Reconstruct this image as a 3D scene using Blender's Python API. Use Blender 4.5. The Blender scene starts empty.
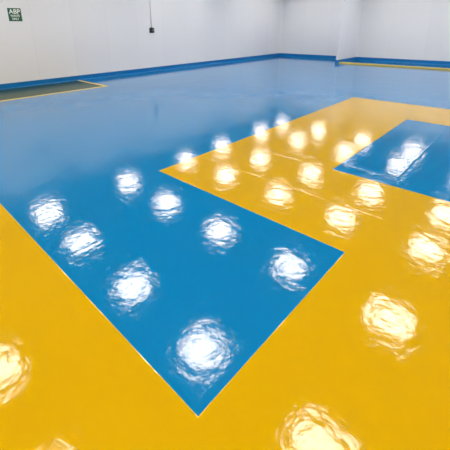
import bpy, bmesh, math, random
from mathutils import Matrix, Vector
from mathutils.geometry import tessellate_polygon

scene = bpy.context.scene
COL = scene.collection
random.seed(4)

# ------------------------------------------------------------------ layout (metres; camera stands over the origin)
CAM_H = 1.6
CEIL = 3.5
WL, WB, WR, WF = -10.72, 17.05, 4.4, -3.2          # inner faces of left, back, right, front walls
STUB_L, STUB_R, STUB_Y = -6.50, -6.42, 14.95        # partition stub
COVE = 0.045

# ------------------------------------------------------------------ node helpers
class NT:
    def __init__(s, mat):
        mat.use_nodes = True
        s.t = mat.node_tree
        s.bsdf = s.t.nodes['Principled BSDF']
    def n(s, kind, **kw):
        nd = s.t.nodes.new(kind)
        for k, v in kw.items():
            setattr(nd, k, v)
        return nd
    def put(s, sock, v):
        if isinstance(v, bpy.types.NodeSocket):
            s.t.links.new(v, sock)
        else:
            sock.default_value = v
    def math(s, op, a, b=0.0, c=0.0, clamp=False):
        nd = s.n('ShaderNodeMath', operation=op, use_clamp=clamp)
        s.put(nd.inputs[0], a); s.put(nd.inputs[1], b); s.put(nd.inputs[2], c)
        return nd.outputs[0]
    def noise(s, vec, scale, detail=2.0, rough=0.5):
        nd = s.n('ShaderNodeTexNoise')
        s.put(nd.inputs['Vector'], vec)
        nd.inputs['Scale'].default_value = scale
        nd.inputs['Detail'].default_value = detail
        nd.inputs['Roughness'].default_value = rough
        return nd.outputs['Fac']
    def mix(s, fac, a, b):
        nd = s.n('ShaderNodeMix', data_type='RGBA')
        s.put(nd.inputs[0], fac); s.put(nd.inputs[6], a); s.put(nd.inputs[7], b)
        return nd.outputs[2]

def srgb(r, g, b):
    f = lambda c: c / 12.92 if c <= .04045 else ((c + .055) / 1.055) ** 2.4
    return (f(r / 255), f(g / 255), f(b / 255), 1.0)

def plain(name, col, rough=0.5, metal=0.0, emit=None, strength=0.0):
    m = bpy.data.materials.new(name)
    k = NT(m)
    k.bsdf.inputs['Base Color'].default_value = col
    k.bsdf.inputs['Roughness'].default_value = rough
    k.bsdf.inputs['Metallic'].default_value = metal
    if emit:
        k.bsdf.inputs['Emission Color'].default_value = emit
        k.bsdf.inputs['Emission Strength'].default_value = strength
    return m

# resin paint: roller texture, gentle unevenness, old joints telegraphing through, dust nibs
def resin(name, col, rough=0.045, joints=True, var=0.05, ior=1.55):
    m = bpy.data.materials.new(name)
    k = NT(m)
    pos = k.n('ShaderNodeNewGeometry').outputs['Position']
    sep = k.n('ShaderNodeSeparateXYZ'); k.put(sep.inputs[0], pos)
    X, Y = sep.outputs[0], sep.outputs[1]
    h = k.math('MULTIPLY', k.noise(pos, 78.0, 2.5, 0.6), FINE)
    h = k.math('ADD', h, k.math('MULTIPLY', k.noise(pos, 21.0, 1.0, 0.5), MID))
    h = k.math('ADD', h, k.math('MULTIPLY', k.noise(pos, 9.0, 1.0, 0.5), MED))
    h = k.math('ADD', h, k.math('MULTIPLY', k.noise(pos, 1.3, 1.0, 0.5), BIG))
    # dust nibs in the varnish
    vo = k.n('ShaderNodeTexVoronoi'); k.put(vo.inputs['Vector'], pos); vo.inputs['Scale'].default_value = 7.0
    sc = k.n('ShaderNodeSeparateColor'); k.put(sc.inputs[0], vo.outputs['Color'])
    nib = k.math('MULTIPLY', k.math('SUBTRACT', 1.0, k.math('DIVIDE', vo.outputs['Distance'], 0.05), clamp=True),
                 k.math('GREATER_THAN', sc.outputs[0], 0.86))
    h = k.math('ADD', h, k.math('MULTIPLY', nib, 0.0011))
    if joints:
        wob = k.math('MULTIPLY', k.math('SUBTRACT', k.noise(pos, 2.5, 3.0, .6), 0.5), 0.05)
        def ridge(axis, other, at, lo, hi, w, amp):
            d = k.math('ABSOLUTE', k.math('ADD', k.math('SUBTRACT', axis, at), wob))
            r = k.math('SUBTRACT', 1.0, k.math('DIVIDE', d, w), clamp=True)
            r = k.math('MULTIPLY', r, r)
            r = k.math('MULTIPLY', r, k.math('GREATER_THAN', other, lo))
            r = k.math('MULTIPLY', r, k.math('LESS_THAN', other, hi))
            return k.math('MULTIPLY', r, amp)
        for args in ((Y, X, 2.87, -4.6, -0.7, .022, .0011),
                     (Y, X, 3.60, -2.5, -1.3, .022, .0012),
                     (Y, X, 3.85, -1.62, -0.85, .024, .0014),
                     (X, Y, -0.85, 3.83, 6.3, .024, .0013)):
            h = k.math('ADD', h, ridge(*args))
    bp = k.n('ShaderNodeBump')
    bp.inputs['Strength'].default_value = 1.0
    bp.inputs['Distance'].default_value = 1.0
    k.put(bp.inputs['Height'], h)
    k.put(k.bsdf.inputs['Normal'], bp.outputs['Normal'])
    f = k.noise(pos, 0.9, 4.0, 0.6)
    dark = tuple(c * (1 - var) for c in col[:3]) + (1,)
    lite = tuple(min(1, c * (1 + var)) for c in col[:3]) + (1,)
    k.put(k.bsdf.inputs['Base Color'], k.mix(f, dark, lite))
    k.bsdf.inputs['Roughness'].default_value = rough
    k.bsdf.inputs['IOR'].default_value = ior
    return m

FINE, MID, MED, BIG = 0.00034, 0.0008, 0.0016, 0.0040

# insulated wall panels: 1.2 m modules, fine sealant joint, satin white face
def wall_mat(name, axis, off, pitch=1.2):
    m = bpy.data.materials.new(name)
    k = NT(m)
    pos = k.n('ShaderNodeNewGeometry').outputs['Position']
    sep = k.n('ShaderNodeSeparateXYZ'); k.put(sep.inputs[0], pos)
    u = k.math('DIVIDE', k.math('SUBTRACT', sep.outputs[axis], off), pitch)
    cell = k.math('FLOOR', u)
    fr = k.math('SUBTRACT', u, cell)
    d = k.math('MULTIPLY', k.math('MINIMUM', fr, k.math('SUBTRACT', 1.0, fr)), pitch)
    seam = k.math('LESS_THAN', d, 0.006)
    wn = k.n('ShaderNodeTexWhiteNoise', noise_dimensions='1D'); k.put(wn.inputs['W'], cell)
    base = k.mix(wn.outputs['Value'], srgb(225, 226, 229), srgb(228, 229, 231))
    col = k.mix(seam, base, srgb(219, 220, 222))
    k.put(k.bsdf.inputs['Base Color'], col)
    k.bsdf.inputs['Roughness'].default_value = 0.35
    bp = k.n('ShaderNodeBump')
    bp.inputs['Strength'].default_value = 1.0
    bp.inputs['Distance'].default_value = 1.0
    g = k.math('MULTIPLY', k.math('SUBTRACT', 1.0, k.math('DIVIDE', d, .012), clamp=True), -0.0015)
    g = k.math('ADD', g, k.math('MULTIPLY', k.noise(pos, 1.1, 1.0), 0.006))
    k.put(bp.inputs['Height'], g)
    k.put(k.bsdf.inputs['Normal'], bp.outputs['Normal'])
    return m

BLUE = (0.0004, 0.178, 0.438, 1)
YELLOW = (0.560, 0.342, 0.0, 1)
M = dict(
    blue=resin('blue_resin', BLUE),
    yellow=resin('yellow_resin', YELLOW, var=0.025, ior=1.5),
    green=resin('green_resin', (0.028, 0.062, 0.026, 1), rough=.2, joints=False, ior=1.15),
    line=resin('yellow_line_paint', (0.72, 0.48, 0.015, 1), rough=.3, joints=False, ior=1.3),
    kerb=resin('yellow_kerb_paint', (0.70, 0.50, 0.06, 1), rough=.3, joints=False, ior=1.4),
    cove=resin('blue_cove_resin', (0.002, 0.150, 0.42, 1), rough=.3, joints=False, ior=1.36),
    wy=wall_mat('wall_panels_along_y', 1, 0.25),
    wx=wall_mat('wall_panels_along_x', 0, -9.31, 1.43),
    ceil=plain('grey_ceiling', (.34, .34, .35, 1), .6),
    seal=plain('white_corner_trim', srgb(226, 227, 230), .4),
    frame=plain('white_light_frame', (.8, .8, .8, 1), .4),
    lamp=plain('lit_diffuser', (.8, .8, .8, 1), .5, emit=(1.0, .90, .80, 1), strength=18.6),
    sign=plain('green_sign_plate', srgb(0, 84, 56), .35),
    white=plain('white_print', srgb(240, 245, 240), .4),
    dark=plain('charcoal_plastic', (.022, .024, .027, 1), .4),
    grey=plain('grey_plastic', (.22, .23, .25, 1), .4),
    conduit=plain('pale_grey_conduit', srgb(214, 214, 218), .45),
)

# ------------------------------------------------------------------ mesh helpers
def link(name, bm, mat, parent=None, smooth=False):
    me = bpy.data.meshes.new(name)
    bmesh.ops.recalc_face_normals(bm, faces=bm.faces[:])
    bm.to_mesh(me); bm.free()
    me.materials.append(mat)
    if smooth:
        for p in me.polygons: p.use_smooth = True
    o = bpy.data.objects.new(name, me)
    COL.objects.link(o)
    if parent: o.parent = parent
    return o

def box(bm, lo, hi, bevel=0.0, seg=2):
    g = bmesh.ops.create_cube(bm, size=1.0)
    vs = g['verts']
    for v in vs:
        v.co = Vector([(lo[i] + hi[i]) / 2 + v.co[i] * (hi[i] - lo[i]) for i in range(3)])
    if bevel:
        es = list({e for v in vs for e in v.link_edges})
        bmesh.ops.bevel(bm, geom=es, offset=bevel, segments=seg, affect='EDGES', profile=.5)

def B(lo, hi, bevel=0.0):
    bm = bmesh.new(); box(bm, lo, hi, bevel); return bm

def cyl(bm, p0, p1, r, seg=16):
    p0, p1 = Vector(p0), Vector(p1)
    d = p1 - p0
    g = bmesh.ops.create_cone(bm, cap_ends=True, segments=seg, radius1=r, radius2=r, depth=d.length)
    mt = Matrix.Translation((p0 + p1) / 2) @ d.to_track_quat('Z', 'Y').to_matrix().to_4x4()
    bmesh.ops.transform(bm, matrix=mt, verts=g['verts'])

def structure(o):
    o['kind'] = 'structure'; return o

def film(pts, z1, chamfer):
    """Paint film: polygon outline with a rolled-down edge."""
    bm = bmesh.new()
    n = len(pts)
    P = [Vector((x, y, 0)) for x, y in pts]
    inner = []
    for i in range(n):
        a, b, c = P[i - 1], P[i], P[(i + 1) % n]
        d0, d1 = (b - a).normalized(), (c - b).normalized()
        n0, n1 = Vector((-d0.y, d0.x, 0)), Vector((-d1.y, d1.x, 0))   # inward for counter-clockwise
        m = (n0 + n1) / (1 + n0.dot(n1))
        inner.append(b + m * chamfer)
    lo = [bm.verts.new((p.x, p.y, 0.0)) for p in P]
    hi = [bm.verts.new((p.x, p.y, z1)) for p in inner]
    for i in range(n):
        j = (i + 1) % n
        bm.faces.new((lo[i], lo[j], hi[j], hi[i]))
    for tri in tessellate_polygon([[Vector((p.x, p.y, 0)) for p in inner]]):
        bm.faces.new([hi[i] for i in tri])
    return bm

# ------------------------------------------------------------------ room shell
T = 0.1
floor = structure(link('floor', B((WL - T, WF - T, -.12), (WR + T, WB + T, 0)), M['blue']))
floor['label'] = 'glossy blue resin floor with large yellow painted zones'
ceiling = structure(link('ceiling', B((WL - T, WF - T, CEIL), (WR + T, WB + T, CEIL + .12)), M['ceil']))
structure(link('wall_left', B((WL - T, WF - T, 0), (WL, WB + T, CEIL)), M['wy']))
structure(link('wall_right', B((WR, WF - T, 0), (WR + T, WB + T, CEIL)), M['wy']))
structure(link('wall_back', B((WL, WB, 0), (WR, WB + T, CEIL)), M['wx']))
structure(link('wall_front', B((WL, WF - T, 0), (WR, WF, CEIL)), M['wx']))
st = structure(link('wall_partition', B((STUB_L, STUB_Y, 0), (STUB_R, WB, CEIL), .004), M['wy']))
st['label'] = 'short white partition wall standing out from the back wall'

# ------------------------------------------------------------------ painted zones (paint on the floor: parts of it)
a1, a2, a3 = -0.746, -2.956, -1.477
b1, b2, b3, b4, b5 = 0.691, 2.22, 7.99, 3.629, 6.622
xe, xw, ys = 3.9, -8.6, -2.7
yel = [(xw, ys), (xe, ys), (xe, b4), (a3, b4), (a3, b5), (xe, b5), (xe, b3), (a2, b3), (a2, b2), (a1, b2), (a1, b1), (xw, b1)]
z = link('yellow_zone', film(yel, .0016, .006), M['yellow'], floor)
z['label'] = 'large yellow painted zone with stepped edges'
gx1, gy1 = -8.98, 4.96
g = link('green_zone', film([(WL + .03, -2.6), (gx1, -2.6), (gx1, gy1), (WL + .03, gy1)], .0012, .004), M['green'], floor)
g['label'] = 'dark green painted strip along the left wall'
lw = .10
for pts in ([(gx1, -2.6), (gx1 + lw, -2.6), (gx1 + lw, gy1 + lw), (gx1, gy1 + lw)],
            [(WL + COVE - .01, gy1), (gx1, gy1), (gx1, gy1 + lw), (WL + COVE - .01, gy1 + lw)]):
    l = link('marking_line', film(pts, .0022, .004), M['line'], floor)
    l['label'] = 'yellow line edging the green strip'

# ------------------------------------------------------------------ coved skirting
H = .15
PROFILE = [(0, -.02), (0, H), (.010, H), (.016, H - .006), (.016, COVE - .002)]
R_ = COVE - .016
for i in range(1, 6):
    t = math.pi / 2 * i / 5
    PROFILE.append((.016 + R_ * (1 - math.cos(t)), .004 + (COVE - .006) * (1 - math.sin(t))))
PROFILE.append((COVE, -.02))

def skirting(name, p, q, miter_p, miter_q):
    """p->q along a wall with the room on the left; miter +1 inner corner, -1 outer corner, 0 square end."""
    p, q = Vector((*p, 0)), Vector((*q, 0))
    d = (q - p).normalized()
    nrm = Vector((-d.y, d.x, 0))
    bm = bmesh.new()
    rings = []
    L = (q - p).length
    steps = max(1, int(L / .5))
    for s in range(steps + 1):
        ring = []
        for w, zz in PROFILE:
            t = L * s / steps
            if s == 0: t += miter_p * w
            if s == steps: t -= miter_q * w
            v = p + d * t + nrm * w
            ring.append(bm.verts.new((v.x, v.y, zz)))
        rings.append(ring)
    n = len(PROFILE)
    for r0, r1 in zip(rings, rings[1:]):
        for i in range(n):
            j = (i + 1) % n
            bm.faces.new((r0[i], r0[j], r1[j], r1[i]))
    bm.faces.new(rings[0]); bm.faces.new(rings[-1])
    o = structure(link(name, bm, M['cove']))
    return o

skirting('baseboard_left', (WL, WB), (WL, WF), 1, 1)
skirting('baseboard_back', (STUB_L, WB), (WL, WB), 1, 1)
skirting('baseboard_partition_left', (STUB_L, STUB_Y), (STUB_L, WB), -1, 1)
skirting('baseboard_partition_end', (STUB_R, STUB_Y), (STUB_L, STUB_Y), -1, -1)
skirting('baseboard_partition_right', (STUB_R, WB), (STUB_R, STUB_Y), 1, -1)
skirting('baseboard_alcove', (WR, WB), (STUB_R, WB), 1, 1)
skirting('baseboard_right', (WR, WF), (WR, WB), 1, 1)
skirting('baseboard_front', (WL, WF), (WR, WF), 1, 1)

# low yellow kerb closing off the alcove beside the partition
k = structure(link('trim_1', B((STUB_R - .02, 15.08, 0), (WR - .1, 15.18, .06), .010), M['kerb']))
k['label'] = 'low yellow painted kerb across the alcove opening'

# coved corner trims
def corner(name, x, y, sx, sy, r=.13):
    bm = bmesh.new()
    pts = [(0, 0)]
    for i in range(9):
        t = math.pi / 2 * i / 8
        pts.append((r * (1 - math.sin(t)), r * (1 - math.cos(t))))
    lo = [bm.verts.new((x + sx * a, y + sy * b, H)) for a, b in pts]
    hi = [bm.verts.new((x + sx * a, y + sy * b, CEIL)) for a, b in pts]
    for i in range(len(pts)):
        j = (i + 1) % len(pts)
        bm.faces.new((lo[i], lo[j], hi[j], hi[i]))
    bm.faces.new(lo); bm.faces.new(hi)
    return structure(link(name, bm, M['seal']))
corner('trim_2', WL, WB, 1, -1)
corner('trim_3', STUB_R, WB, 1, -1, .08)

# ------------------------------------------------------------------ ceiling lights (square panels, some mirrored in the floor, the unseen rest added for light)
def empty(name, loc, label, cat, group=None):
    o = bpy.data.objects.new(name, None); COL.objects.link(o)
    o.location = loc; o['label'] = label; o['category'] = cat
    o.empty_display_size = .1
    if group: o['group'] = group
    return o

S = .31
def frame_bm():
    bm = bmesh.new()
    w, t = S + .022, .022
    for lo, hi in (((-w, -w), (w, -w + t)), ((-w, w - t), (w, w)), ((-w, -w + t), (-w + t, w - t)), ((w - t, -w + t), (w, w - t))):
        box(bm, (lo[0], lo[1], -.035), (hi[0], hi[1], 0), .003, 1)
    return bm

SEEN = 'square white panel light on the ceiling, mirrored as a white patch in the floor'
UNSEEN = 'square white panel light added to the ceiling outside the view to light the near floor'
G1, G2 = 'ceiling panel lights mirrored in the floor', 'added ceiling panel lights outside the view'
xs = [-9.34, -7.27, -5.08, -3.03, -0.98, 1.12, 3.20]
ys_ = [-1.90, 0.42, 2.97, 5.69, 8.43, 10.55, 13.5, 15.5]
proto = empty('ceiling_light', (xs[0], ys_[2], CEIL), SEEN, 'ceiling light', G1)
link('frame', frame_bm(), M['frame'], proto)
link('diffuser', B((-S, -S, -.028), (S, S, -.004)), M['lamp'], proto)
for iy, y in enumerate(ys_):
    for ix, x in enumerate(xs):
        if (ix, iy) == (0, 2): continue
        seen = (iy >= 2 and ix <= 4) or (iy == 1 and ix == 2)
        if iy == 2 and ix == 4: seen = True
        c = proto.copy(); COL.objects.link(c)
        c.location = (x, y, CEIL)
        c['label'] = SEEN if seen else UNSEEN
        c['group'] = G1 if seen else G2
        for ch in list(proto.children):
            d = ch.copy(); COL.objects.link(d); d.parent = c

# ------------------------------------------------------------------ wall sign
sign = empty('wall_sign', (WL, 3.455, 1.99), 'square green sign with white ABP waste only lettering on the left wall', 'sign')
sh = .171
link('plate', B((0, -sh, -sh), (.004, sh, sh), .0012), M['sign'], sign)
def text(body, size, z, width, embolden):
    cu = bpy.data.curves.new('lettering', 'FONT')
    cu.body = body; cu.size = size; cu.align_x = 'CENTER'; cu.align_y = 'CENTER'
    cu.offset = embolden; cu.extrude = .0006
    tmp = bpy.data.objects.new('lettering_source', cu); COL.objects.link(tmp)
    dg = bpy.context.evaluated_depsgraph_get()
    me = bpy.data.meshes.new_from_object(tmp.evaluated_get(dg))
    bpy.data.objects.remove(tmp)
    xs_ = [v.co.x for v in me.vertices]; zs = [v.co.y for v in me.vertices]
    cx, cz = (max(xs_) + min(xs_)) / 2, (max(zs) + min(zs)) / 2
    f = width / (max(xs_) - min(xs_))
    for v in me.vertices:
        a, b, c = v.co
        v.co = (.0046 + c, (a - cx) * f, z + (b - cz))
    me.materials.clear(); me.materials.append(M['white'])
    o = bpy.data.objects.new('lettering', me); COL.objects.link(o); o.parent = sign
    return o
text('ABP', .165, .085, .285, .002)
text('WASTE', .085, -.028, .235, .001)
text('ONLY', .085, -.108, .180, .001)

# ------------------------------------------------------------------ isolator switch and its conduit
SY, SZ = 8.10, 1.51
iso = empty('isolator_switch', (WL, SY, SZ), 'small black isolator switch on the left wall under the conduit', 'switch')
link('back_box', B((0, -.085, -.092), (.07, .085, .092), .010), M['dark'], iso)
link('cover', B((.068, -.060, -.075), (.088, .080, .082), .006), M['dark'], iso)
bm = bmesh.new()
cyl(bm, (.086, .015, .012), (.098, .015, .012), .040, 24)
link('dial', bm, M['grey'], iso)
link('lever', B((.096, .003, -.030), (.122, .027, .054), .005), M['grey'], iso)
bm = bmesh.new()
cyl(bm, (.030, 0, .085), (.030, 0, .120), .017, 16)
link('gland', bm, M['dark'], iso)

con = empty('conduit', (WL, SY, CEIL), 'thin pale grey conduit running down the left wall to the black switch', 'conduit')
bm = bmesh.new()
cyl(bm, (.030, 0, 0), (.030, 0, SZ + .122 - CEIL), .011, 16)
link('pipe', bm, M['conduit'], con, True)
for zc in (-.35, -1.05, -1.7):
    bm = bmesh.new()
    box(bm, (0, -.027, zc - .012), (.012, .027, zc + .012), .003, 1)
    box(bm, (.010, -.021, zc - .010), (.048, .021, zc + .010), .006, 2)
    link('saddle_clip', bm, M['conduit'], con)

# ------------------------------------------------------------------ camera
cam = bpy.data.cameras.new('camera')
cam.sensor_fit = 'HORIZONTAL'; cam.sensor_width = 36.0
cam.lens = 337.278 / 450 * 36
cam.shift_x = (225 - 207.198) / 450
cam.shift_y = (135.793 - 225) / 450
cam.clip_start = .05; cam.clip_end = 100
p, yw, r = .3114999, -.7702336, -.0121894
cp, sp, cy, sy = math.cos(p), math.sin(p), math.cos(yw), math.sin(yw)
fw = Vector((sy * cp, cy * cp, -sp)); rt = Vector((cy, -sy, 0)); up = rt.cross(fw)
c, s = math.cos(r), math.sin(r)
rt, up = c * rt + s * up, -s * rt + c * up
mt = Matrix((rt, up, -fw)).transposed().to_4x4()
mt.translation = (0, 0, CAM_H)
co = bpy.data.objects.new('camera', cam); COL.objects.link(co)
co.matrix_world = mt
scene.camera = co

# ------------------------------------------------------------------ world and colour management
w = bpy.data.worlds.new('world'); scene.world = w
w.use_nodes = True
w.node_tree.nodes['Background'].inputs[0].default_value = (.8, .85, .9, 1)
w.node_tree.nodes['Background'].inputs[1].default_value = .2
vs = scene.view_settings
vs.view_transform = 'Standard'; vs.look = 'None'; vs.gamma = 1; vs.use_curve_mapping = False
vs.exposure = 0.11
scene.cycles.max_bounces = 12
scene.cycles.diffuse_bounces = 6
